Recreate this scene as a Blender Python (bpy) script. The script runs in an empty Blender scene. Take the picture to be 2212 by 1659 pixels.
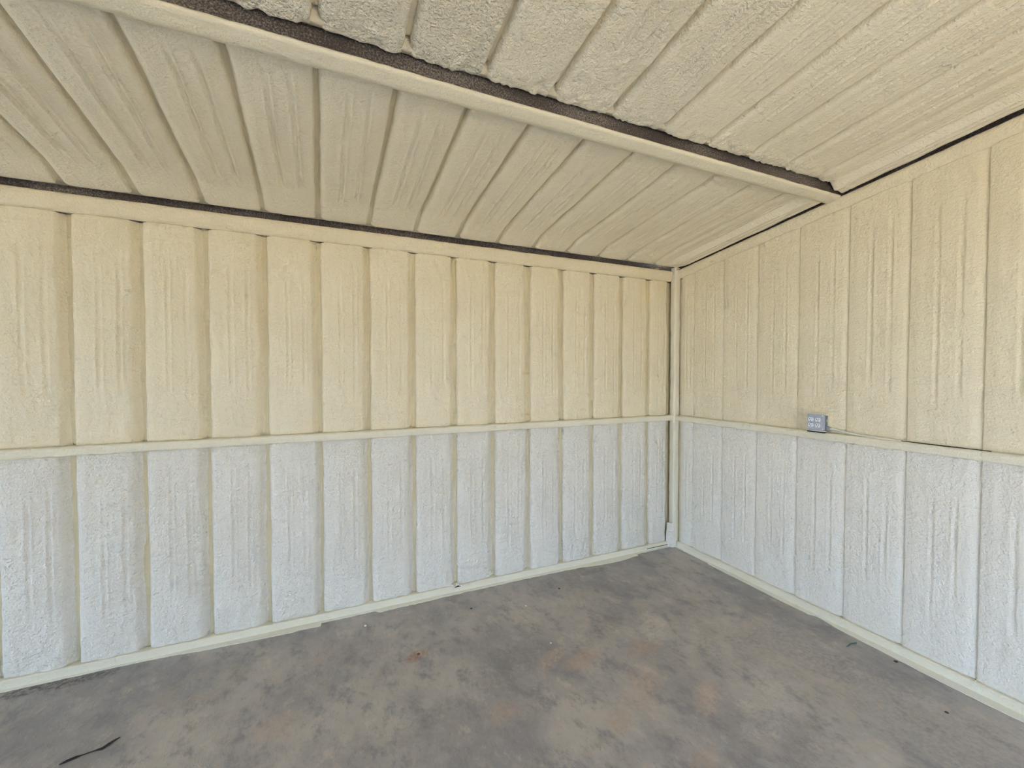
import bpy, math
import numpy as np
from mathutils import Matrix, Vector

sc = bpy.context.scene
col = sc.collection

# ------------------------------------------------------------------ camera
cam_d = bpy.data.cameras.new('camera')
cam = bpy.data.objects.new('camera', cam_d)
col.objects.link(cam)
FPX, YAW, PITCH = 919.08, 1.15041, -0.02428
cam_d.sensor_width = 36.0
cam_d.lens = FPX / 2212.0 * 36.0
cam_d.clip_start = 0.02
cam_d.clip_end = 300
CAM = Vector((-3.0402, -3.0419, 1.6230))
F = Vector((math.cos(YAW) * math.cos(PITCH), math.sin(YAW) * math.cos(PITCH), math.sin(PITCH)))
R = Vector((math.sin(YAW), -math.cos(YAW), 0))
U = R.cross(F)
cam.matrix_world = Matrix(((R.x, U.x, -F.x, CAM.x), (R.y, U.y, -F.y, CAM.y), (R.z, U.z, -F.z, CAM.z), (0, 0, 0, 1)))
sc.camera = cam

# ------------------------------------------------------------------ world, sun, exposure
EXPOSURE = 3.32
SUN_STRENGTH = 6.0
SKY_STRENGTH = 1.0
sc.view_settings.view_transform = 'Standard'
sc.view_settings.look = 'None'
sc.view_settings.gamma = 1.0
sc.view_settings.use_curve_mapping = False
sc.view_settings.exposure = EXPOSURE
w = bpy.data.worlds.new('sky')
sc.world = w
w.use_nodes = True
nt = w.node_tree
bg = nt.nodes['Background']
tc = nt.nodes.new('ShaderNodeTexCoord')
sep = nt.nodes.new('ShaderNodeSeparateXYZ')
ramp = nt.nodes.new('ShaderNodeValToRGB')
nt.links.new(tc.outputs['Generated'], sep.inputs[0])
nt.links.new(sep.outputs['Z'], ramp.inputs[0])
ramp.color_ramp.elements[0].position = 0.0
ramp.color_ramp.elements[0].color = (0.52, 0.71, 1.0, 1)
ramp.color_ramp.elements[1].position = 0.7
ramp.color_ramp.elements[1].color = (0.30, 0.52, 0.95, 1)
nt.links.new(ramp.outputs[0], bg.inputs['Color'])
bg.inputs['Strength'].default_value = SKY_STRENGTH
sd = bpy.data.lights.new('sun', 'SUN')
sd.energy = SUN_STRENGTH
sd.angle = 0.01
sd.color = (1.0, 0.95, 0.86)
sun = bpy.data.objects.new('sun', sd)
col.objects.link(sun)
sun.location = (-20, 5, 20)
sun.rotation_euler = Vector((-0.85, -0.06, -0.50)).to_track_quat('-Z', 'Y').to_euler()

# room numbers (metres)
ZE, M = 2.574, 0.1258        # underside of the steel at the eave, roof slope
SP = 0.3048                  # rib spacing of the sheet metal behind the foam
A0, B0 = 0.2984, 0.2275      # first rib on the left and on the right wall
L, W = 10.0, 5.5              # room length and width
RIDGE = W                    # single slope, rising away from the left wall
DOOR_Y0, DOOR_Y1, DOOR_H = -5.3, -0.4, 2.40      # opening in the far gable, left of the picture
FILL_BAY_X0, FILL_BAY_X1, FILL_BAY_H = -3.3, -1.0, 2.35         # unseen opening behind the camera, added to let in fill light
def portal(name, loc, rot, sx, sy):
    d = bpy.data.lights.new(name, 'AREA')
    d.shape = 'RECTANGLE'
    d.size, d.size_y = sx, sy
    d.cycles.is_portal = True
    o = bpy.data.objects.new(name, d)
    col.objects.link(o)
    o.location, o.rotation_euler = loc, rot
portal('door_portal', (-L - 0.06, (DOOR_Y0 + DOOR_Y1) / 2, DOOR_H / 2), (0, -math.pi / 2, 0), DOOR_H, DOOR_Y1 - DOOR_Y0)
portal('fill_bay_portal', ((FILL_BAY_X0 + FILL_BAY_X1) / 2, -W - 0.06, FILL_BAY_H / 2), (math.pi / 2, 0, math.pi), FILL_BAY_X1 - FILL_BAY_X0, FILL_BAY_H)
sc.cycles.diffuse_bounces = 5
sc.cycles.max_bounces = 6
sc.cycles.adaptive_threshold = 0.06
sc.cycles.adaptive_min_samples = 8

# ------------------------------------------------------------------ noise helpers
_rng = np.random.default_rng(7)
_T = _rng.random((256, 256))

def vn(x, y, seed=0):
    x = np.asarray(x, float) + seed * 17.37
    y = np.asarray(y, float) + seed * 9.11
    xi, yi = np.floor(x).astype(int), np.floor(y).astype(int)
    fx, fy = x - xi, y - yi
    fx, fy = fx * fx * (3 - 2 * fx), fy * fy * (3 - 2 * fy)
    g = lambda a, b: _T[a % 256, b % 256]
    return (g(xi, yi) * (1 - fx) + g(xi + 1, yi) * fx) * (1 - fy) + (g(xi, yi + 1) * (1 - fx) + g(xi + 1, yi + 1) * fx) * fy - 0.5

def ss(t):
    t = np.clip(t, 0, 1)
    return t * t * (3 - 2 * t)

# ------------------------------------------------------------------ materials
def new_mat(name):
    m = bpy.data.materials.new(name)
    m.use_nodes = True
    return m, m.node_tree, m.node_tree.nodes['Principled BSDF']

def N(nt, kind, **kw):
    n = nt.nodes.new(kind)
    for k, v in kw.items():
        if k in n.inputs:
            n.inputs[k].default_value = v
        else:
            setattr(n, k, v)
    return n

def noise(nt, vec, scale, detail=3.0, rough=0.55):
    n = N(nt, 'ShaderNodeTexNoise')
    n.inputs['Scale'].default_value = scale
    n.inputs['Detail'].default_value = detail
    n.inputs['Roughness'].default_value = rough
    nt.links.new(vec, n.inputs['Vector'])
    return n.outputs['Fac']

def mapped(nt, vec, scale=(1, 1, 1), rot=(0, 0, 0)):
    n = nt.nodes.new('ShaderNodeMapping')
    n.inputs['Scale'].default_value = scale
    n.inputs['Rotation'].default_value = rot
    nt.links.new(vec, n.inputs['Vector'])
    return n.outputs[0]

def math_(nt, op, a, b=None, c=None):
    n = nt.nodes.new('ShaderNodeMath')
    n.operation = op
    for i, v in enumerate((a, b, c)):
        if v is None:
            continue
        if isinstance(v, (int, float)):
            n.inputs[i].default_value = v
        else:
            nt.links.new(v, n.inputs[i])
    return n.outputs[0]

def maprange(nt, v, a, b, c=0.0, d=1.0, smooth=True):
    n = nt.nodes.new('ShaderNodeMapRange')
    n.interpolation_type = 'SMOOTHSTEP' if smooth else 'LINEAR'
    nt.links.new(v, n.inputs['Value'])
    n.inputs['From Min'].default_value = a
    n.inputs['From Max'].default_value = b
    n.inputs['To Min'].default_value = c
    n.inputs['To Max'].default_value = d
    return n.outputs['Result']

def mixc(nt, fac, a, b):
    n = nt.nodes.new('ShaderNodeMix')
    n.data_type = 'RGBA'
    if isinstance(fac, (int, float)):
        n.inputs[0].default_value = fac
    else:
        nt.links.new(fac, n.inputs[0])
    for i, v in ((6, a), (7, b)):
        if isinstance(v, tuple):
            n.inputs[i].default_value = v + (1,) if len(v) == 3 else v
        else:
            nt.links.new(v, n.inputs[i])
    return n.outputs[2]

def bump(nt, bsdf, height, dist, strength=1.0):
    b = nt.nodes.new('ShaderNodeBump')
    b.inputs['Distance'].default_value = dist
    b.inputs['Strength'].default_value = strength
    nt.links.new(height, b.inputs['Height'])
    nt.links.new(b.outputs[0], bsdf.inputs['Normal'])

def objco(nt):
    return nt.nodes.new('ShaderNodeTexCoord').outputs['Object']

def foam_mat(name, ca, cb, fine=95, fdist=0.0016, coarse=28, cdist=0.0, rough=0.55, stretch=(1, 1, 1)):
    m, nt, b = new_mat(name)
    v = objco(nt)
    big = noise(nt, v, 1.7, 3)
    nt.links.new(mixc(nt, maprange(nt, big, 0.35, 0.65), ca, cb), b.inputs['Base Color'])
    b.inputs['Roughness'].default_value = rough
    b.inputs['Specular IOR Level'].default_value = 0.35
    vs = mapped(nt, v, stretch)
    h = noise(nt, vs, fine, 3, 0.6)
    if cdist:
        h2 = noise(nt, v, coarse, 2, 0.5)
        h = math_(nt, 'ADD', math_(nt, 'MULTIPLY', h, fdist), math_(nt, 'MULTIPLY', h2, cdist))
        bump(nt, b, h, 1.0)
    else:
        bump(nt, b, h, fdist)
    return m

CREAM_A, CREAM_B = (0.80, 0.695, 0.485), (0.82, 0.72, 0.515)
WHITE_A, WHITE_B = (0.80, 0.738, 0.62), (0.82, 0.762, 0.65)
MAT_UP = foam_mat('foam_cream', CREAM_A, CREAM_B, 85, 0.006, 30, 0.005)
MAT_LOW = foam_mat('foam_pale', WHITE_A, WHITE_B, 80, 0.010, 34, 0.013, rough=0.45)
MAT_RUP = foam_mat('foam_cream_smooth', CREAM_A, CREAM_B, 85, 0.005, 30, 0.004)
MAT_RLOW = foam_mat('foam_pale_smooth', WHITE_A, WHITE_B, 80, 0.007, 34, 0.006, rough=0.42)
CEIL_A, CEIL_B = (0.83, 0.745, 0.565), (0.85, 0.77, 0.60)
MAT_CEIL = foam_mat('foam_ceiling', CEIL_A, CEIL_B, 90, 0.0045, 45, 0.0025, rough=0.65)
MAT_CEIL_R = foam_mat('foam_ceiling_rough', (0.84, 0.757, 0.585), (0.86, 0.785, 0.62), 100, 0.012, 50, 0.012, rough=0.65)
MAT_CEIL_M = foam_mat('foam_ceiling_mid', (0.84, 0.757, 0.585), (0.86, 0.785, 0.62), 95, 0.009, 48, 0.007, rough=0.65)
MAT_GROOVE = foam_mat('foam_groove', (0.70, 0.60, 0.38), (0.72, 0.63, 0.42), 90, 0.006)  # yellower foam, with some of the recess shade put into the colour
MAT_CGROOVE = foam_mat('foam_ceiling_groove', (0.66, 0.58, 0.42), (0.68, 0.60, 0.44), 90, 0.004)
MAT_COAT = foam_mat('foam_coat', (0.81, 0.735, 0.55), (0.82, 0.75, 0.575), 130, 0.004, 45, 0.004)
MAT_FLAT = foam_mat('overspray_film', (0.80, 0.76, 0.62), (0.82, 0.78, 0.66), 160, 0.002)

def speckle_mat(name, dark, light, amount, scale=150):
    m, nt, b = new_mat(name)
    v = objco(nt)
    sp = noise(nt, v, scale, 3, 0.75)
    patch = noise(nt, v, 2.2, 2)
    s = math_(nt, 'ADD', sp, math_(nt, 'MULTIPLY', math_(nt, 'SUBTRACT', patch, 0.5), 0.45))
    f = maprange(nt, s, 0.50 - amount, 0.86 - amount)
    nt.links.new(mixc(nt, f, dark, light), b.inputs['Base Color'])
    b.inputs['Roughness'].default_value = 0.75
    bump(nt, b, sp, 0.006)
    return m

MAT_STEEL = speckle_mat('primed_steel_overspray', (0.060, 0.046, 0.042), (0.36, 0.31, 0.26), 0.10)
MAT_STEEL_D = speckle_mat('primed_steel', (0.050, 0.038, 0.036), (0.24, 0.20, 0.175), 0.12, 130)

def plain(name, c, rough=0.5, metal=0.0):
    m, nt, b = new_mat(name)
    v = objco(nt)
    n = noise(nt, v, 60, 3)
    nt.links.new(mixc(nt, n, tuple(x * 0.85 for x in c), tuple(min(1, x * 1.12) for x in c)), b.inputs['Base Color'])
    b.inputs['Roughness'].default_value = rough
    b.inputs['Metallic'].default_value = metal
    return m

MAT_BLACK = plain('dark_gap', (0.012, 0.010, 0.010), 0.9)
MAT_GALV = plain('galvanised_steel', (0.50, 0.51, 0.56), 0.45, 0.45)
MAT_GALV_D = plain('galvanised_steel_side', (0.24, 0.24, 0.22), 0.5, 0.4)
MAT_CHROME = plain('screw_chrome', (0.75, 0.75, 0.76), 0.2, 1.0)
MAT_PLASTIC = plain('white_plastic', (0.82, 0.82, 0.85), 0.35)
MAT_SLOT = plain('slot_black', (0.012, 0.012, 0.014), 0.6)
MAT_SLOT_G = plain('slot_grey', (0.30, 0.30, 0.33), 0.6)
MAT_CABLE = plain('cable_sheath', (0.74, 0.70, 0.60), 0.5)
MAT_GREEN = plain('green_insulation', (0.02, 0.16, 0.11), 0.4)
MAT_TWIG = plain('dry_twig', (0.045, 0.030, 0.022), 0.85)
MAT_CRUMB = plain('foam_crumb', (0.82, 0.79, 0.70), 0.8)
MAT_RUSTC = plain('clay_crumb', (0.20, 0.10, 0.05), 0.9)
MAT_DARKC = plain('dark_crumb', (0.05, 0.042, 0.035), 0.9)

def floor_mat():
    m, nt, b = new_mat('concrete_slab')
    v = objco(nt)
    big = noise(nt, v, 1.3, 5, 0.62)
    mid = noise(nt, mapped(nt, v, (1.5, 1, 1), (0, 0, 0.6)), 5.0, 6, 0.72)
    fine = noise(nt, mapped(nt, v, (2.2, 1.0, 1), (0, 0, 0.5)), 24, 6, 0.78)
    c = mixc(nt, maprange(nt, big, 0.36, 0.64), (0.330, 0.305, 0.290), (0.505, 0.455, 0.395))
    c = mixc(nt, maprange(nt, mid, 0.48, 0.66, 0, 0.85), c, (0.265, 0.246, 0.242))
    c = mixc(nt, maprange(nt, mid, 0.30, 0.46, 0.7, 0), c, (0.575, 0.505, 0.425))
    c = mixc(nt, maprange(nt, fine, 0.54, 0.72, 0, 0.6), c, (0.20, 0.183, 0.178))
    c = mixc(nt, maprange(nt, fine, 0.26, 0.45, 0.5, 0), c, (0.66, 0.595, 0.515))
    wob = math_(nt, 'MULTIPLY', math_(nt, 'SUBTRACT', noise(nt, v, 11, 5, 0.75), 0.5), 0.75)
    brk = maprange(nt, noise(nt, v, 42, 4, 0.75), 0.38, 0.62)
    def spot(c, x, y, rx, ry, rot, colr, amt, ring=False):
        mp = nt.nodes.new('ShaderNodeMapping')
        mp.vector_type = 'TEXTURE'
        mp.inputs['Location'].default_value = (x, y, 0)
        mp.inputs['Rotation'].default_value = (0, 0, rot)
        mp.inputs['Scale'].default_value = (rx, ry, 1)
        nt.links.new(v, mp.inputs['Vector'])
        ln = nt.nodes.new('ShaderNodeVectorMath')
        ln.operation = 'LENGTH'
        nt.links.new(mp.outputs[0], ln.inputs[0])
        d = math_(nt, 'ADD', ln.outputs['Value'], math_(nt, 'MULTIPLY', wob, 2.2))
        if ring:
            d = math_(nt, 'ABSOLUTE', math_(nt, 'SUBTRACT', d, 1.0))
            f = maprange(nt, d, 0.06, 0.30, amt, 0)
        else:
            f = maprange(nt, d, 0.45, 1.1, amt, 0)
        f = math_(nt, 'MULTIPLY', f, math_(nt, 'MULTIPLY_ADD', brk, 0.85, 0.12))
        return mixc(nt, f, c, colr)
    tan, rust, dk, pale = (0.580, 0.428, 0.304), (0.50, 0.345, 0.235), (0.207, 0.193, 0.193), (0.649, 0.580, 0.497)
    c = spot(c, -3.618, -0.397, 0.17, 0.10, 0.35, (0.414, 0.345, 0.276), 0.75, True)
    c = spot(c, -2.557, -0.616, 0.07, 0.05, 0.3, (0.36, 0.19, 0.11), 0.9)
    c = spot(c, -1.70, -1.03, 0.16, 0.07, 0.3, rust, 0.75)
    c = spot(c, -1.86, -0.95, 0.16, 0.06, 0.5, tan, 0.7)
    c = spot(c, -1.31, -1.10, 0.14, 0.08, 0.2, rust, 0.6)
    c = spot(c, -2.27, -1.20, 0.11, 0.07, 0.2, rust, 0.5)
    c = spot(c, -1.79, -1.47, 0.09, 0.07, 0.3, rust, 0.75)
    c = spot(c, -1.55, -1.35, 0.20, 0.10, 0.6, tan, 0.6)
    c = spot(c, -1.11, -0.95, 0.22, 0.10, 0.9, pale, 0.55)
    c = spot(c, -1.60, -1.78, 0.11, 0.05, 0.3, rust, 0.55)
    c = spot(c, -1.28, -1.52, 0.15, 0.07, 0.7, tan, 0.6)
    c = spot(c, -1.05, -1.68, 0.35, 0.16, 0.5, pale, 0.4)
    c = spot(c, -0.60, -1.35, 0.55, 0.32, -0.9, (0.511, 0.448, 0.373), 0.7)
    c = spot(c, -0.45, -2.1, 0.7, 0.35, -1.1, (0.511, 0.448, 0.373), 0.6)
    c = spot(c, -2.1, -0.9, 0.35, 0.14, 0.3, dk, 0.45)
    c = spot(c, -1.45, -0.85, 0.30, 0.10, 0.3, dk, 0.40)
    c = spot(c, -0.95, -1.25, 0.25, 0.10, 0.8, dk, 0.40)
    c = spot(c, -1.15, -1.95, 0.30, 0.14, 0.4, dk, 0.35)
    c = spot(c, -2.6, -1.10, 0.30, 0.10, 0.3, dk, 0.30)
    c = spot(c, -1.0, -0.16, 0.20, 0.035, 0.15, dk, 0.6)
    c = spot(c, -4.32, -0.075, 0.34, 0.06, 0.0, (0.12, 0.10, 0.085), 1.0)
    c = spot(c, -3.24, -0.85, 0.14, 0.10, 0.4, tan, 0.4)
    c = spot(c, -3.05, -0.40, 0.12, 0.05, 0.6, tan, 0.35)
    nt.links.new(c, b.inputs['Base Color'])
    b.inputs['Roughness'].default_value = 0.62
    b.inputs['Specular IOR Level'].default_value = 0.35
    h = math_(nt, 'ADD', math_(nt, 'MULTIPLY', fine, 0.0015), math_(nt, 'MULTIPLY', noise(nt, v, 160, 2), 0.0008))
    bump(nt, b, h, 1.0)
    return m

MAT_FLOOR = floor_mat()

def ground_mat():
    m, nt, b = new_mat('dry_ground')
    v = objco(nt)
    n = noise(nt, v, 0.7, 5)
    nt.links.new(mixc(nt, n, (0.40, 0.32, 0.22), (0.52, 0.43, 0.31)), b.inputs['Base Color'])
    b.inputs['Roughness'].default_value = 0.95
    return m

# ------------------------------------------------------------------ mesh helpers
def link(name, me, mat, parent=None, smooth=True, kind=None):
    o = bpy.data.objects.new(name, me)
    col.objects.link(o)
    if mat:
        me.materials.append(mat)
    if smooth and len(me.polygons):
        me.polygons.foreach_set('use_smooth', [True] * len(me.polygons))
    if parent:
        o.parent = parent
    if kind:
        o['kind'] = kind
    return o

def mesh(name, verts, faces):
    me = bpy.data.meshes.new(name)
    me.from_pydata([tuple(map(float, v)) for v in verts], [], faces)
    me.update()
    return me

def grid_obj(name, P, mat, parent=None, kind=None, flip=False):
    nv, nu = P.shape[:2]
    idx = np.arange(nv * nu).reshape(nv, nu)
    q = np.stack([idx[:-1, :-1], idx[:-1, 1:], idx[1:, 1:], idx[1:, :-1]], -1).reshape(-1, 4)
    if flip:
        q = q[:, ::-1]
    me = bpy.data.meshes.new(name)
    n = len(q)
    me.vertices.add(nv * nu)
    me.vertices.foreach_set('co', P.reshape(-1).astype(np.float32))
    me.loops.add(4 * n)
    me.loops.foreach_set('vertex_index', q.reshape(-1).astype(np.int32))
    me.polygons.add(n)
    me.polygons.foreach_set('loop_start', np.arange(0, 4 * n, 4, dtype=np.int32))
    me.update(calc_edges=True)
    me.validate()
    return link(name, me, mat, parent, True, kind)

BOXF = [(0, 3, 2, 1), (4, 5, 6, 7), (0, 1, 5, 4), (1, 2, 6, 5), (2, 3, 7, 6), (3, 0, 4, 7)]

def box_v(x0, x1, y0, y1, z0, z1):
    return [(x0, y0, z0), (x1, y0, z0), (x1, y1, z0), (x0, y1, z0), (x0, y0, z1), (x1, y0, z1), (x1, y1, z1), (x0, y1, z1)]

def boxes(name, bl, mat, parent=None, kind=None, bevel=0):
    vs, fs = [], []
    for b in bl:
        k = len(vs)
        vs += box_v(*b)
        fs += [tuple(i + k for i in f) for f in BOXF]
    o = link(name, mesh(name, vs, fs), mat, parent, False, kind)
    if bevel:
        md = o.modifiers.new('bevel', 'BEVEL')
        md.width = bevel
        md.segments = 3
    return o

def empty(name, loc=(0, 0, 0)):
    o = bpy.data.objects.new(name, None)
    o.empty_display_size = 0.1
    o.location = loc
    col.objects.link(o)
    return o

def tag(o, label, cat, group=None):
    o['label'] = label
    o['category'] = cat
    if group:
        o['group'] = group
    return o

def sweep(name, prof, path, frame, mat, parent=None, wob=0.0, seed=0, closed=True):
    """prof: closed loop of (a,b); frame(s,a,b)->xyz; wob roughens the surface."""
    prof = np.array(prof, float)
    s = np.array(path, float)
    S, Aq = np.meshgrid(s, prof[:, 0], indexing='ij')
    _, Bq = np.meshgrid(s, prof[:, 1], indexing='ij')
    if wob:
        t = np.arange(len(prof))[None, :] * 0.9
        ca, cb = prof[:, 0].mean(), prof[:, 1].mean()
        da, db = Aq - ca, Bq - cb
        ln = np.sqrt(da * da + db * db) + 1e-6
        n = (vn(S / 0.035, t + 0 * S, seed) + 0.8 * vn(S / 0.3, t * 0.4 + 0 * S, seed + 3)) * wob
        Aq, Bq = Aq + da / ln * n, Bq + db / ln * n
    P = np.stack(frame(S, Aq, Bq), -1)
    P = np.concatenate([P, P[:, :1]], 1)
    ns, npf = P.shape[:2]
    o = grid_obj(name, P, mat, parent)
    return o

def rrect(a0, a1, b0, b1, r, n=4):
    """rounded rectangle loop"""
    pts = []
    for cx, cy, t0 in ((a1 - r, b1 - r, 0), (a0 + r, b1 - r, 90), (a0 + r, b0 + r, 180), (a1 - r, b0 + r, 270)):
        for i in range(n + 1):
            t = math.radians(t0 + 90 * i / n)
            pts.append((cx + r * math.cos(t), cy + r * math.sin(t)))
    return pts

# ------------------------------------------------------------------ floor and ground
fl = boxes('floor', [(-L - 0.1, 0.12, -W - 0.12, 0.12, -0.15, 0.0)], MAT_FLOOR, kind='structure')
boxes('ground', [(-60, 60, -90, 30, -0.5, -0.16)], ground_mat(), kind='structure')

# ------------------------------------------------------------------ foam panels
def panel(name, u0, u1, vfun, frame, mat, parent, D, sharp, soft, flipped=False, seed=0, dv=0.02, minor=1.0,
          crown=0.006, lump=0.0016, minor_var=0.9, lump_v=0.03, ends=(0.012, 0.02), enddrop=(0.010, 0.016), skirt=0.012, rough_end=None, low_lump=False, edge_w=0.003):
    """One bay of sprayed foam between two ribs. u runs from the sharp edge to the soft edge."""
    w = u1 - u0
    t = np.unique(np.concatenate([[0, .0015, .004, .008, .013, .019], np.arange(0.0245, w - 0.006, 0.0055), [w - 0.004, w]]))
    n_v = max(8, int((vfun(0.5 * (u0 + u1))[1] - vfun(0.5 * (u0 + u1))[0]) / dv))
    s = np.linspace(0, 1, n_v)
    s = np.unique(np.concatenate([s, [0.25 / n_v, 0.5 / n_v, 1 - 0.5 / n_v, 1 - 0.25 / n_v]]))
    Sv, T = np.meshgrid(s, t, indexing='ij')
    Ug = u0 + T
    v0, v1 = vfun(Ug)
    V = v0 + Sv * (v1 - v0)
    dl, dh = V - v0, v1 - V
    # wavering edges
    e0 = (vn(V / 0.22, 0 * V, seed) + 0.5 * vn(V / 0.06, 0 * V, seed + 1)) * 2 * edge_w
    e1 = (vn(V / 0.25, 0 * V, seed + 2) + 0.5 * vn(V / 0.05, 0 * V, seed + 4)) * 3 * edge_w
    Ug = Ug + e0 * (1 - T / w) ** 3 - e1 * (T / w) ** 3
    q = np.clip(T / sharp, 0, 1)
    h = -D * (1 - np.sqrt(1 - (1 - q) ** 2))
    sf = soft * (1 + 0.6 * vn(V / 0.4, 0 * V, seed + 5))
    h = h - D * (1 - ss((w - T) / sf)) ** 1.3
    h = h + crown * np.sin(np.pi * T / w)
    # the two shallow channels printed through from the sheet's minor ribs
    for j, c in enumerate((0.40, 0.70)):
        cw = 0.012 + 0.003 * vn(seed * 1.3, j * 2.7)
        cc = c * w + 0.012 * vn(seed * 2.1 + j, 0.5) + 0.004 * vn(V / 0.3, 0 * V, seed + 7 + j)
        mask = ss((dl - 0.16 - 0.1 * (vn(seed, j * 3.3) + .5)) / 0.12) * ss((dh - 0.10) / 0.25) * (0.775 + minor_var * vn(V / 0.35, 0 * V + j, seed + 9))
        mask = np.clip(mask, 0, 1.2) * minor
        h = h - 0.0055 * mask * np.exp(-((T - cc) / cw) ** 4)
        h = h + 0.0058 * mask * (np.exp(-((T - cc - cw * 1.15) / 0.005) ** 2) + 0.7 * np.exp(-((T - cc + cw * 1.15) / 0.005) ** 2))
    # smooth shoulder beside the sharp edge
    h = h + 0.0022 * np.exp(-((T - 0.045) / 0.02) ** 2)
    amp = lump * (0.55 + 0.9 * ss((T - 0.05) / 0.03))
    h = h + amp * (vn(Ug / 0.022, V / lump_v, seed + 11) * 1.2 + vn(Ug / 0.07, V / 0.11, seed + 12) * 1.6)
    if low_lump:
        k = 1 - ss((dl - 0.12 - 0.06 * vn(Ug / 0.15, 0 * V, seed + 13)) / 0.05)
        h = h + 0.004 * (1 - ss((dl - 0.23 - 0.05 * vn(Ug / 0.12, 0 * V, seed + 19)) / 0.025))
        h = h + k * (0.002 + 0.009 * vn(Ug / 0.03, V / 0.022, seed + 14) + 0.007 * vn(Ug / 0.06, V / 0.05, seed + 15))
    if rough_end:
        k = 1 - ss((dl - rough_end * (0.75 + 0.6 * vn(Ug / 0.06, 0 * V, seed + 16))) / 0.05)
        h = h + k * (0.004 + 0.010 * vn(Ug / 0.016, V / 0.016, seed + 17) + 0.007 * vn(Ug / 0.04, V / 0.035, seed + 18))
    # rounded ends
    q = np.clip(dl / ends[0], 0, 1)
    h = h - enddrop[0] * (1 - np.sqrt(1 - (1 - q) ** 2))
    q = np.clip(dh / (ends[1] * (1 + 0.9 * np.exp(-T / 0.03))), 0, 1)
    h = h - enddrop[1] * (1 - np.sqrt(1 - (1 - q) ** 2))
    h[:, 0] -= skirt
    h[:, -1] -= skirt
    h[0, :] -= 0.02
    h[-1, :] -= 0.02
    P = np.stack(frame(Ug, V, h), -1)
    return grid_obj(name, P, mat, parent, flip=flipped)

# left wall -----------------------------------------------------------------
DL = 0.028
GW = 0.014
GIRT0, GIRT1 = 1.186, 1.238
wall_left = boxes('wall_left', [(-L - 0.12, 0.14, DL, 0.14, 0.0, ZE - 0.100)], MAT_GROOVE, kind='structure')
fr_left = lambda u, v, h: (u, -h, v)
NK = 16
edges = [-(A0 + SP * k) for k in range(NK)]
ranges = [(edges[k], (edges[k - 1] if k else None)) for k in range(NK)]
for k in range(NK):
    x0 = edges[k]
    x1 = edges[k - 1] - GW if k else -0.066
    for lo in (True, False):
        va, vb = (0.045, GIRT0 + 0.006) if lo else (GIRT1 - 0.006, ZE - 0.092)
        gw = 0.006 * vn(k * 1.7, 3.1 if lo else 8.2)
        panel('foam_panel', x0, x1 + gw, lambda u, a=va, b=vb: (a + 0 * u, b + 0 * u), fr_left, MAT_LOW if lo else MAT_UP, wall_left,
              DL + 0.002, 0.026, 0.052, seed=20 + 2 * k + lo, lump=0.003, crown=0.008, minor=1.0 if lo else 0.8, low_lump=lo,
              ends=(0.012, 0.014) if lo else (0.010, 0.022), enddrop=(0.012, 0.010) if lo else (0.008, 0.010))
# plain foam further left, outside the picture
boxes('foam_panel', [(-L, edges[-1] - GW, -0.004, DL + 0.01, 0.045, GIRT0), (-L, edges[-1] - GW, -0.004, DL + 0.01, GIRT1, ZE - 0.10)], MAT_UP, wall_left)

# right wall ----------------------------------------------------------------
DR = 0.006
ztop = lambda d: ZE + M * d
pv = [(-0.027, 0), (W, 0), (W, ZE + M * W + 0.12), (W / 2, ZE + M * W / 2 + 0.12), (-0.027, ZE + 0.12)]
def gable(name, x0, x1, mat):
    vs = [(x0, -d + 0.0, z) for d, z in pv] + [(x1, -d, z) for d, z in pv]
    fs = [(0, 1, 2, 3, 4), (9, 8, 7, 6, 5)] + [(i, (i + 1) % 5 + 0, (i + 1) % 5 + 5, i + 5) for i in range(5)]
    return link(name, mesh(name, vs, fs), mat, None, False, 'structure')
wall_right = gable('wall_right', DR + 0.007, 0.14, MAT_RUP)
fr_right = lambda u, v, h: (-h, -u, v)
RG = 0.0
red = [B0 + SP * k for k in range(9)]
rb = [(0.085, red[0] - RG)] + [(red[k], red[k + 1] - RG) for k in range(8)]
for k, (d0, d1) in enumerate(rb):
    for lo in (True, False):
        vf = (lambda u: (0.05 + 0 * u, GIRT0 + 0.006 + 0 * u)) if lo else (lambda u: (GIRT1 - 0.006 + 0 * u, ZE + M * u - 0.072))
        panel('foam_panel', d0, d1, vf, fr_right, MAT_RLOW if lo else MAT_RUP, wall_right, DR + 0.002, 0.006, 0.055,
              flipped=True, seed=70 + 2 * k + lo, minor=0.55, crown=0.004, lump=0.0016, ends=(0.012, 0.014), enddrop=(0.006, 0.005), edge_w=0.0010, skirt=0.004)
boxes('foam_panel', [(-0.004, DR + 0.01, -W, -red[-1] + 0.04, 0.05, GIRT0), (-0.004, DR + 0.01, -W, -red[-1] + 0.04, GIRT1, ZE - 0.09)], MAT_UP, wall_right)

# remaining walls, behind the camera ---------------------------------------
ZB = ZE + M * W + 0.12
boxes('wall_back', [(-L - 0.12, FILL_BAY_X0, -W - 0.12, -W, 0, ZB), (FILL_BAY_X1, 0.14, -W - 0.12, -W, 0, ZB), (FILL_BAY_X0, FILL_BAY_X1, -W - 0.12, -W, FILL_BAY_H, ZB)], MAT_UP, kind='structure')
def slope_box(x0, x1, d0, d1, z0):
    z = lambda d: ZE + M * d + 0.12
    return [(x0, -d0, z0), (x1, -d0, z0), (x1, -d1, z0), (x0, -d1, z0), (x0, -d0, z(d0)), (x1, -d0, z(d0)), (x1, -d1, z(d1)), (x0, -d1, z(d1))]
vs, fs = [], []
for d0, d1, z0 in ((0, -DOOR_Y1, 0), (-DOOR_Y0, W, 0), (-DOOR_Y1, -DOOR_Y0, DOOR_H)):
    k = len(vs)
    vs += slope_box(-L - 0.12, -L, d0, d1, z0)
    fs += [tuple(i + k for i in f) for f in BOXF]
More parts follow.
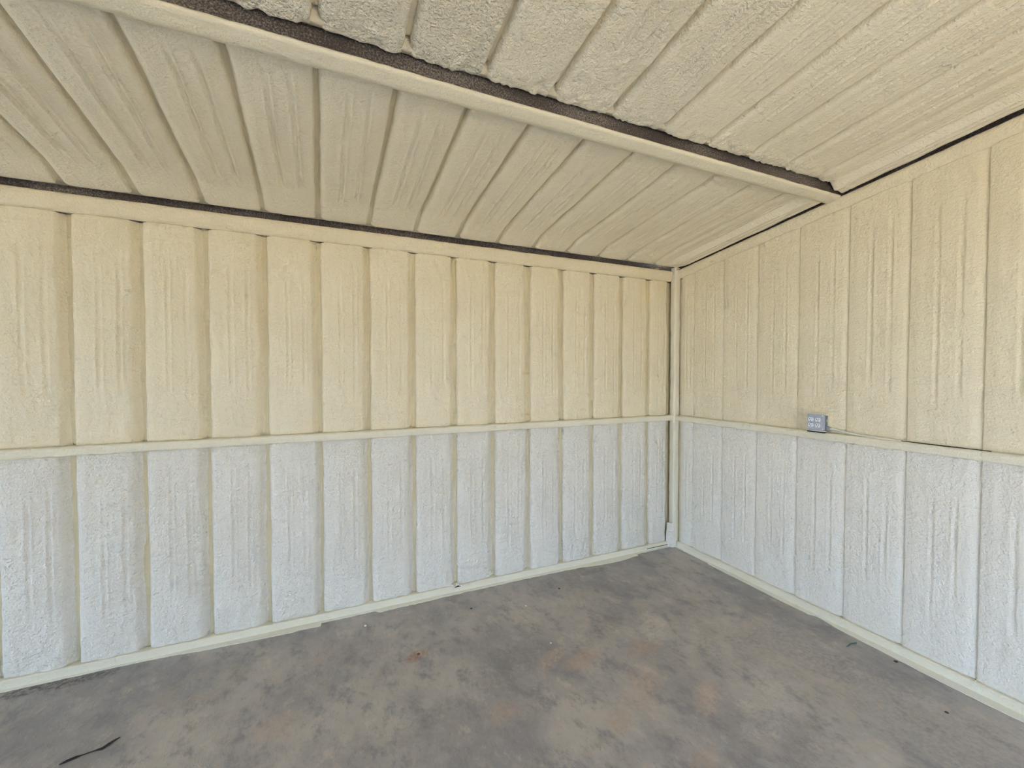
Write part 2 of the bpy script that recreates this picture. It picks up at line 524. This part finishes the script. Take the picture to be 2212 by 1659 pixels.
link('wall_front', mesh('wall_front', vs, fs), MAT_UP, None, False, 'structure')

# ceiling -------------------------------------------------------------------
CZ = 0.055
DC = 0.030
P0, P1 = 1.305, 1.402                       # purlin flange, distance from the left wall
def cz(d):
    return 0.030 + (CZ - 0.030) * ss((d - 0.05) / 0.20)
def roof(d):
    return ZE + M * d + cz(d)
dd = np.unique(np.concatenate([np.linspace(0.004, 0.3, 18), np.linspace(0.3, P1 + 0.01, 30), [P1 + 0.012, P1 + 0.036, P1 + 0.038, P1 + 0.056, P1 + 0.058], np.linspace(P1 + 0.07, RIDGE, 30)]))
def back_h(d):
    h = -DC * (0.45 + 0.55 * ss((d - 0.05) / 0.25))
    h = np.where((d > P1 + 0.011) & (d < P1 + 0.037), -0.002, h)
    h = np.where((d > P1 + 0.0375) & (d < P1 + 0.057), -0.075, h)
    return h
xs = np.array([-L, -6.5, -5.5, -4.0, -3.0, -2.0, -1.0, 0.05])
Dg, Xg = np.meshgrid(dd, xs, indexing='ij')
ceiling = grid_obj('ceiling', np.stack([Xg, -Dg, roof(Dg) - back_h(Dg)], -1), MAT_CGROOVE, kind='structure')
# outer skin and the far slope
vs = [(-L - 0.12, 0.2, ZE + 0.20), (0.14, 0.2, ZE + 0.20), (0.14, -W - 0.14, ZE + M * W + 0.26), (-L - 0.12, -W - 0.14, ZE + M * W + 0.26)]
link('roof_sheet', mesh('roof_sheet', vs, [(0, 1, 2, 3)]), MAT_GALV, ceiling, False)
fr_ceil = lambda u, v, h: (u, -v, ZE + M * v + cz(v) - h - (0.050 - 0.007 * v) * ss((u + 0.17) / 0.06) * ss((v - 0.03) / 0.2) - 0.006 * ss((u + 0.07) / 0.02))
for k in range(NK + 2):
    x0 = -(A0 + SP * k)
    x1 = -(A0 + SP * (k - 1)) - 0.014 if k else -0.026
    panel('foam_panel', x0, x1, lambda u: (0.045 + 0 * u, P0 + 0.03 + 0 * u), fr_ceil, MAT_CEIL, ceiling, DC, 0.036, 0.014,
          seed=120 + k, minor=1.4, minor_var=0.35, lump_v=0.2, crown=0.004, lump=0.0018, ends=(0.03, 0.012), enddrop=(-0.006, 0.004), flipped=True)
    panel('foam_panel', x0, x1, lambda u: (P1 + 0.012 + 0 * u, 3.3 + 0 * u), fr_ceil, MAT_CEIL_R if k > 7 else MAT_CEIL_M if k > 4 else MAT_CEIL, ceiling, DC, 0.036, 0.012,
          seed=160 + k, minor=1.5 if k < 7 else 0.7, minor_var=0.25, lump_v=0.25 if k < 6 else 0.03, crown=0.004, lump=0.0016 if k < 6 else 0.003, ends=(0.012, 0.02), enddrop=(0.006, 0.01), rough_end=0.075, dv=0.012, flipped=True)

# ------------------------------------------------------------------ steel frame
# eave strut along the top of the left wall
eave = tag(empty('eave_strut', (-3.5, 0, ZE - 0.1)), 'foam-coated steel eave beam along the top of the left wall, dark upper edge', 'beam')
def frame_x(s, a, b):               # a: distance out from the left wall, b: height
    return (s, -a, b)
def rel(o, parent):
    o.parent = parent
    o.matrix_parent_inverse = Matrix.Translation(-Vector(parent.location))
    return o
sx = np.append(np.arange(-L, -0.07, 0.03), -0.064)
rel(boxes('steel_web', [(-L, 0.004, 0.002, 0.14, ZE - 0.0995, ZE + 0.028), (-L, 0.14, 0.03, 0.14, ZE - 0.0995, ZE + 0.16)], MAT_STEEL), eave)
prof = [(-0.02, ZE - 0.002), (0.016, ZE - 0.001), (0.026, ZE - 0.004), (0.031, ZE - 0.012), (0.031, ZE - 0.03), (0.028, ZE - 0.05), (0.022, ZE - 0.068), (0.014, ZE - 0.084), (0.005, ZE - 0.094), (-0.006, ZE - 0.098), (-0.02, ZE - 0.099)]
rel(sweep('foam_coat', prof, sx, frame_x, MAT_UP, None, 0.0035, 2), eave)

# rake angle along the top of the right wall
rake = tag(empty('rake_beam', (0, -3, ZE + M * 3 - 0.1)), 'foam-coated sloping steel beam along the top of the right wall', 'beam')
def frame_r(s, a, b):
    return (-a, -s, b + M * s)
sr = np.arange(0.02, RIDGE, 0.03)
vs, fs = [], []
for d in (0.03, RIDGE):
    for x, z in ((0.002, ZE - 0.06), (0.05, ZE - 0.06), (0.05, ZE + 0.10), (0.002, ZE + 0.10)):
        vs.append((x, -d, z + M * d))
fs = [(0, 1, 2, 3), (7, 6, 5, 4)] + [(i, (i + 1) % 4, (i + 1) % 4 + 4, i + 4) for i in range(4)]
rel(link('steel_web', mesh('steel_web', vs, fs), MAT_STEEL_D, None, False), rake)
prof = [(-0.02, ZE - 0.002), (0.014, ZE - 0.001), (0.024, ZE - 0.004), (0.028, ZE - 0.012), (0.028, ZE - 0.03), (0.024, ZE - 0.045), (0.016, ZE - 0.060), (0.007, ZE - 0.072), (-0.004, ZE - 0.082), (-0.02, ZE - 0.086)]
rel(sweep('foam_coat', prof, sr, frame_r, MAT_UP, None, 0.003, 5), rake)

# purlin across the ceiling
pur = tag(empty('roof_purlin', (-3.5, -1.35, ZE + M * 1.35)), 'long steel roof purlin crossing the ceiling, dark speckled side above a cream foam flange', 'beam')
prof = []
for d, z in ((P1 - 0.014, 0.062), (P1 - 0.008, 0.062), (P1 - 0.008, 0.004), (P1 - 0.014, 0.004)):
    prof.append((d, ZE + M * P1 + z))
rel(boxes('steel_web', [(-L, -0.02, -P1 + 0.008, -P1 + 0.016, ZE + M * P1 - 0.004, ZE + M * P1 + 0.12)], MAT_STEEL), pur)
FZ = lambda d: ZE + M * d
prof = [(P1 - 0.012, FZ(P1) + 0.010), (P1 - 0.004, FZ(P1) + 0.008), (P1, FZ(P1) + 0.001), (P1 - 0.004, FZ(P1) - 0.007), (P1 - 0.014, FZ(P1) - 0.012),
        (P1 - 0.03, FZ(P1) - 0.014), (P0 + 0.05, FZ(P0) - 0.012), (P0 + 0.03, FZ(P0) - 0.011), (P0 + 0.012, FZ(P0) - 0.006), (P0 + 0.003, FZ(P0) + 0.004), (P0, FZ(P0) + 0.018),
        (P0 + 0.004, FZ(P0) + 0.045), (P0 + 0.02, FZ(P0) + 0.05)]
rel(sweep('foam_coated_flange', prof, np.arange(-L, -0.005, 0.02), frame_x, MAT_COAT, None, 0.003, 9), pur)

# corner post
post = tag(empty('corner_post', (-0.03, -0.03, 0)), 'narrow cream foam-coated corner post where the two walls meet', 'post')
def frame_z(s, a, b):
    return (-a, -b, s)
o = sweep('post_body', rrect(-0.004, 0.062, 0.002, 0.062, 0.012, 3), np.arange(0.0, ZE + 0.035, 0.025), frame_z, MAT_COAT, None, 0.004, 13)
rel(o, post)
# foam gusset smeared at the foot of the post
vs, fs = [], []
nz = 9
for i in range(nz):
    z = 0.004 + i * 0.028
    wd = 0.045 * (1 - (i / (nz - 1)) ** 1.5) + 0.004
    for j, (ax, ay) in enumerate(((-0.085 - wd * .3, -0.01), (-0.085 + 0.004, -0.066), (-0.062, -0.0705), (-0.062 + wd * .7, -0.070))):
        vs.append((ax + 0.004 * float(vn(i * 1.3, j * 2.0, 3)), ay + 0.004 * float(vn(i * 1.1, j * 2.0, 5)), z))
fs = [(i * 4 + j, i * 4 + j + 1, i * 4 + j + 5, i * 4 + j + 4) for i in range(nz - 1) for j in range(3)]
rel(link('foam_smear', mesh('foam_smear', vs, fs), MAT_LOW), post)

# girts
GPROF = rrect(-0.02, 0.052, GIRT0, GIRT1, 0.012, 3)
gl = tag(empty('wall_girt', (-3.5, -0.02, GIRT0)), 'cream foam-coated horizontal rail halfway up the left wall', 'rail')
rel(sweep('rail_body', GPROF, np.arange(-L, -0.04, 0.02), frame_x, MAT_COAT, None, 0.0045, 21), gl)
gr = tag(empty('wall_girt', (-0.02, -3, GIRT0)), 'cream foam-coated horizontal rail on the right wall, passing under the outlet box', 'rail')
def frame_y(s, a, b):
    return (-a, -s, b)
rel(sweep('rail_body', GPROF, np.arange(0.04, W, 0.02), frame_y, MAT_COAT, None, 0.004, 25), gr)
# open seam on top of the right girt
vs = []
n = 16
for i in range(n):
    d = 1.74 + 0.36 * i / (n - 1)
    hw = 0.0035 * math.sin(math.pi * i / (n - 1)) + 0.0004
    for s_ in (-1, 1):
        vs.append((-0.030 + s_ * hw + 0.002 * float(vn(i * .7, 2)), -d, GIRT1 + 0.0035))
    for s_ in (-1, 1):
        vs.append((-0.030 + s_ * hw * .5, -d, GIRT1 - 0.008))
fs = []
for i in range(n - 1):
    k = 4 * i
    fs += [(k, k + 1, k + 5, k + 4), (k + 2, k + 6, k + 7, k + 3), (k, k + 4, k + 6, k + 2), (k + 1, k + 3, k + 7, k + 5)]
rel(link('open_seam', mesh('open_seam', vs, fs), MAT_BLACK, None, False), gr)

# ------------------------------------------------------------------ base channels with overspray on the slab
def strip(name, inner, outer, z, mat, parent):
    """thin film between two polylines with ragged outer edge"""
    vs, fs = [], []
    for (a, b) in zip(inner, outer):
        vs += [(a[0], a[1], z), (b[0], b[1], z * 0.6), (b[0], b[1], 0.0005)]
    for i in range(len(inner) - 1):
        k = 3 * i
        fs += [(k, k + 1, k + 4, k + 3), (k + 1, k + 2, k + 5, k + 4)]
    return link(name, mesh(name, vs, fs), mat, parent, False)

def dense(pts, step, amp, axis, seed):
    out = []
    for (a, b) in zip(pts[:-1], pts[1:]):
        n = max(1, int(math.dist(a, b) / step))
        for i in range(n):
            t = i / n
            p = [a[0] + (b[0] - a[0]) * t, a[1] + (b[1] - a[1]) * t]
            p[axis] += amp * (float(vn(p[1 - axis] / 0.02, 0.3, seed)) + float(vn(p[1 - axis] / 0.006, 4.3, seed)))
            out.append(tuple(p))
    out.append(pts[-1])
    return out

OSL = [(-9.9, -0.042), (-4.55, -0.042), (-4.29, -0.042), (-4.14, -0.040), (-4.0, -0.040), (-3.854, -0.046), (-3.687, -0.066), (-3.517, -0.069), (-3.337, -0.081), (-3.062, -0.078),
       (-3.057, -0.046), (-2.93, -0.045), (-2.725, -0.044), (-2.70, -0.071), (-2.061, -0.053), (-1.537, -0.050), (-1.075, -0.062), (-0.889, -0.092), (-0.684, -0.098), (-0.478, -0.074), (-0.472, -0.045), (-0.066, -0.040)]
OSR = [(-0.040, -0.066), (-0.036, -0.15), (-0.037, -0.30), (-0.037, -0.436), (-0.056, -0.446), (-0.060, -0.843), (-0.066, -1.10), (-0.060, -1.275), (-0.040, -1.305), (-0.042, -1.36), (-0.062, -1.428), (-0.074, -1.722), (-0.083, -1.973), (-0.082, -2.113), (-0.076, -2.242), (-0.07, -5.4)]
bl = boxes('baseboard_left', [(-L, -0.03, -0.026, DL, 0.0, 0.05)], MAT_COAT, kind='structure', bevel=0.006)
ol = dense(OSL, 0.02, 0.006, 1, 31)
strip('overspray_edge', [(x, -0.02) for x, y in ol], ol, 0.006, MAT_FLAT, bl)
br = boxes('baseboard_right', [(-0.024, DR, -W, -0.03, 0.0, 0.055)], MAT_COAT, kind='structure', bevel=0.006)
orr = dense(OSR, 0.02, 0.003, 0, 35)
strip('overspray_edge', [(-0.02, y) for x, y in orr], orr, 0.006, MAT_FLAT, br)
# open slit in the left base channel next to the post
boxes('open_slit', [(-0.34, -0.09, -0.0275, -0.02, 0.018, 0.023)], MAT_BLACK, bl)

# ------------------------------------------------------------------ outlet box
OX, OY, OZ = -0.070, -1.304, 1.304
ob = tag(empty('outlet_box', (OX, OY, OZ - 0.05)), 'grey metal junction box with four white electrical sockets on the right wall', 'outlet')
hb = 0.0505
bod = rel(boxes('box_body', [(OX + 0.004, 0.02, OY - hb, OY + hb, OZ - hb, OZ + hb)], MAT_GALV_D, bevel=0.004), ob)
def plate(name, x0, x1, poly, mat, parent=None):
    n = len(poly)
    vs = [(x0, y, z) for y, z in poly] + [(x1, y, z) for y, z in poly]
    fs = [tuple(range(n)), tuple(range(2 * n - 1, n - 1, -1))] + [(i, (i + 1) % n, (i + 1) % n + n, i + n) for i in range(n)]
    return link(name, mesh(name, vs, fs), mat, parent, False)
hf = 0.0525
cov = rel(plate('cover_plate', OX, OX + 0.005, [(OY + a, OZ + b) for a, b in rrect(-hf, hf, -hf, hf, 0.010, 4)], MAT_GALV), ob)
md = cov.modifiers.new('bevel', 'BEVEL'); md.width = 0.0015; md.segments = 2
def dsc(cy, cz_, r, n=14):
    return [(cy + r * math.cos(2 * math.pi * i / n), cz_ + r * math.sin(2 * math.pi * i / n)) for i in range(n)]
for sy in (1, -1):
    for sz in (1, -1):
        cy, cz_ = OY + sy * 0.0218 + 0.0072, OZ + sz * 0.0185 - 0.0025
        # socket face: circle with flat top and bottom
        poly = [(cy + 0.0165 * math.cos(t), cz_ + max(-0.0125, min(0.0125, 0.0165 * math.sin(t)))) for t in [2 * math.pi * i / 28 for i in range(28)]]
        so = rel(plate('socket', OX - 0.0035, OX + 0.001, poly, MAT_PLASTIC), ob)
        for nm, a, hh, mt in (('slot', 0.0065, 0.0035, MAT_SLOT), ('slot', -0.0065, 0.0042, MAT_SLOT_G)):
            wv = 0.0013 if mt is MAT_SLOT_G else 0.0022
            boxes(nm, [(OX - 0.0040, OX - 0.003, cy + a - wv, cy + a + wv, cz_ + 0.0035 - hh, cz_ + 0.0035 + hh)], mt, so)
        plate('ground_hole', OX - 0.0040, OX - 0.003, dsc(cy, cz_ - 0.0075, 0.0028), MAT_SLOT, so)
        so.matrix_parent_inverse = Matrix.Translation(-Vector(ob.location))
for sy in (1, -1):
    rel(plate('centre_screw', OX - 0.0015, OX + 0.001, dsc(OY + sy * 0.0218 + 0.0072, OZ - 0.0025, 0.0026), MAT_SLOT), ob)
for a, b in ((0.044, 0.044), (-0.044, 0.044), (-0.044, -0.044), (0.044, -0.044)):
    rel(plate('corner_screw', OX - 0.002, OX + 0.001, dsc(OY + a, OZ + b, 0.005), MAT_CHROME), ob)
# knock-outs on the side that shows, cable clamp
vs = []
ko = [(OX + 0.035 + 0.009 * math.cos(2 * math.pi * i / 14), OZ + 0.012 + 0.009 * math.sin(2 * math.pi * i / 14)) for i in range(14)]
y0 = OY - hb
vs = [(x, y0 - 0.0015, z) for x, z in ko] + [(x, y0 + 0.001, z) for x, z in ko]
rel(link('knockout', mesh('knockout', vs, [tuple(range(14)), tuple(range(27, 13, -1))] + [(i, (i + 1) % 14, (i + 1) % 14 + 14, i + 14) for i in range(14)]), MAT_GALV, None, False), ob)
rel(boxes('cable_clamp', [(OX + 0.018, OX + 0.05, y0 - 0.010, y0, OZ - 0.046, OZ - 0.022), (OX + 0.022, OX + 0.046, y0 - 0.022, y0 - 0.008, OZ - 0.043, OZ - 0.027)], MAT_SLOT_G, bevel=0.002), ob)
rel(boxes('mounting_lip', [(OX - 0.006, OX + 0.02, OY - 0.056, OY + 0.058, OZ - 0.0595, OZ - 0.0545)], MAT_COAT, bevel=0.001), ob)
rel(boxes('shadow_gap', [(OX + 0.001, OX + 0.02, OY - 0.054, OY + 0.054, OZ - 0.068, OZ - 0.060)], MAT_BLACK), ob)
# foam collar sprayed round the back of the box
cp = [(OY + a, OZ + b) for a, b in rrect(-0.062, 0.060, -0.05, 0.0615, 0.016, 5)]
rel(plate('foam_collar', -0.030, 0.01, cp, MAT_UP), ob)
cp = rrect(-0.0565, 0.0535, 0.046, 0.0585, 0.005, 3)
rel(plate('foam_rim', -0.055, 0.0, [(OY + a, OZ + b) for a, b in cp], MAT_COAT), ob)

def tube(name, pts, r, mat, n=8, taper=None):
    pts = [Vector(p) for p in pts]
    P = []
    for i, p in enumerate(pts):
        t = (pts[min(i + 1, len(pts) - 1)] - pts[max(i - 1, 0)]).normalized()
        a = t.cross(Vector((0, 0, 1)))
        if a.length < 1e-3:
            a = t.cross(Vector((1, 0, 0)))
        a.normalize()
        b = t.cross(a)
        rr = r if taper is None else r * taper[i]
        P.append([tuple(p + a * rr * math.cos(2 * math.pi * j / n) + b * rr * math.sin(2 * math.pi * j / n)) for j in range(n)])
    vs = [v for ring in P for v in ring]
    m = len(P)
    fs = [(i * n + j, i * n + (j + 1) % n, (i + 1) * n + (j + 1) % n, (i + 1) * n + j) for i in range(m - 1) for j in range(n)]
    fs += [tuple(range(n)), tuple(range(m * n - 1, (m - 1) * n - 1, -1))]
    return link(name, mesh(name, vs, fs), mat)

cpts = [(-0.036, OY - 0.060, OZ - 0.034), (-0.034, OY - 0.075, OZ - 0.036), (-0.032, OY - 0.105, OZ - 0.042), (-0.030, OY - 0.15, OZ - 0.050), (-0.028, OY - 0.21, OZ - 0.057), (-0.026, OY - 0.30, OZ - 0.062), (-0.024, OY - 0.42, OZ - 0.066), (-0.022, OY - 0.6, OZ - 0.069), (-0.022, OY - 1.2, OZ - 0.069)]
tag(tube('electrical_cable', cpts, 0.0065, MAT_CABLE), 'cream-coated electrical cable leaving the outlet box along the right rail', 'cable')

# ------------------------------------------------------------------ things on the floor
tag(tube('wire_scrap', [(-0.214, -1.583, 0.004), (-0.185, -1.579, 0.004), (-0.160, -1.577, 0.005), (-0.138, -1.580, 0.004), (-0.119, -1.586, 0.004)], 0.0026, MAT_GREEN, 6),
    'short curved scrap of green wire on the concrete floor', 'wire')
tw = [(-4.050, -0.702, 0.003), (-4.030, -0.694, 0.004), (-4.004, -0.686, 0.004), (-3.985, -0.6825, 0.004), (-3.946, -0.678, 0.005), (-3.922, -0.677, 0.005), (-3.905, -0.662, 0.006), (-3.890, -0.645, 0.005), (-3.876, -0.632, 0.003)]
tag(tube('twig', tw, 0.0055, MAT_TWIG, 6, [0.3, 0.8, 0.9, 0.35, 0.4, 0.9, 1.0, 0.7, 0.2]), 'thin dark brown twig lying on the concrete near the left wall', 'twig')

def crumb(name, x, y, r, mat, label, cat, seed, flat=0.5, group=None):
    n, vs, fs = 7, [], []
    for i in range(5):
        ph = math.pi * i / 4
        for j in range(n):
            k = 1 + 0.7 * float(vn(i * 1.3 + seed, j * 1.7 + seed))
            vs.append((x + r * k * math.sin(ph) * math.cos(2 * math.pi * j / n), y + r * k * math.sin(ph) * math.sin(2 * math.pi * j / n), max(0.0005, r * flat * (1 - math.cos(ph)))))
    fs = [(i * n + j, i * n + (j + 1) % n, (i + 1) * n + (j + 1) % n, (i + 1) * n + j) for i in range(4) for j in range(n)]
    return tag(link(name, mesh(name, vs, fs), mat, None, False), label, cat, group)

crumb('foam_crumb', -2.80, -0.198, 0.010, MAT_CRUMB, 'largest white foam crumb on the concrete close to the left wall', 'crumb', 1, group='foam crumbs')
crumb('foam_crumb', -1.756, -0.407, 0.008, MAT_CRUMB, 'small white foam crumb on the floor towards the corner', 'crumb', 2, group='foam crumbs')
crumb('foam_crumb', -1.798, -0.835, 0.006, MAT_CRUMB, 'tiny white foam crumb on the floor beside the rust stain', 'crumb', 3, group='foam crumbs')
crumb('clay_crumb', -2.545, -0.612, 0.010, MAT_RUSTC, 'small reddish-brown clod on the rust spot in mid floor', 'clod', 4, 0.3)
crumb('dirt_crumb', -1.421, -0.292, 0.009, MAT_DARKC, 'dark dirt crumb on the floor near the corner end of the left wall', 'dirt', 5, 0.3)
crumb('dirt_crumb', -2.114, -0.280, 0.008, MAT_DARKC, 'dark dirt crumb on the floor near the middle of the left wall', 'dirt', 6, 0.3)
crumb('dirt_crumb', -0.105, -1.772, 0.010, MAT_DARKC, 'dark dirt crumb against the right base strip, near the green wire', 'dirt', 7, 0.3)
crumb('dirt_crumb', -0.326, -2.067, 0.008, MAT_DARKC, 'dark dirt crumb on the floor at the far right', 'dirt', 8, 0.3)
# torn foam at the foot of the left wall
tr = tag(empty('torn_foam', (-2.125, -0.02, 0.04)), 'small torn foam clump with a dark hole at the foot of the left wall', 'foam')
rel(boxes('hole', [(-2.158, -2.112, -0.0285, -0.02, 0.038, 0.044), (-2.142, -2.124, -0.0295, -0.02, 0.043, 0.049)], MAT_BLACK, bevel=0.003), tr)
for i, (dx, dz, r) in enumerate(((-0.05, 0.066, 0.012), (-0.015, 0.064, 0.014), (0.02, 0.052, 0.011), (-0.02, 0.030, 0.010))):
    c = crumb('foam_flake', 0, 0, r, MAT_CRUMB, '', '', 20 + i, 0.6)
    del c['label'], c['category']
    c.location = (-2.125 + dx, -0.030, dz - 0.01)
    rel(c, tr)
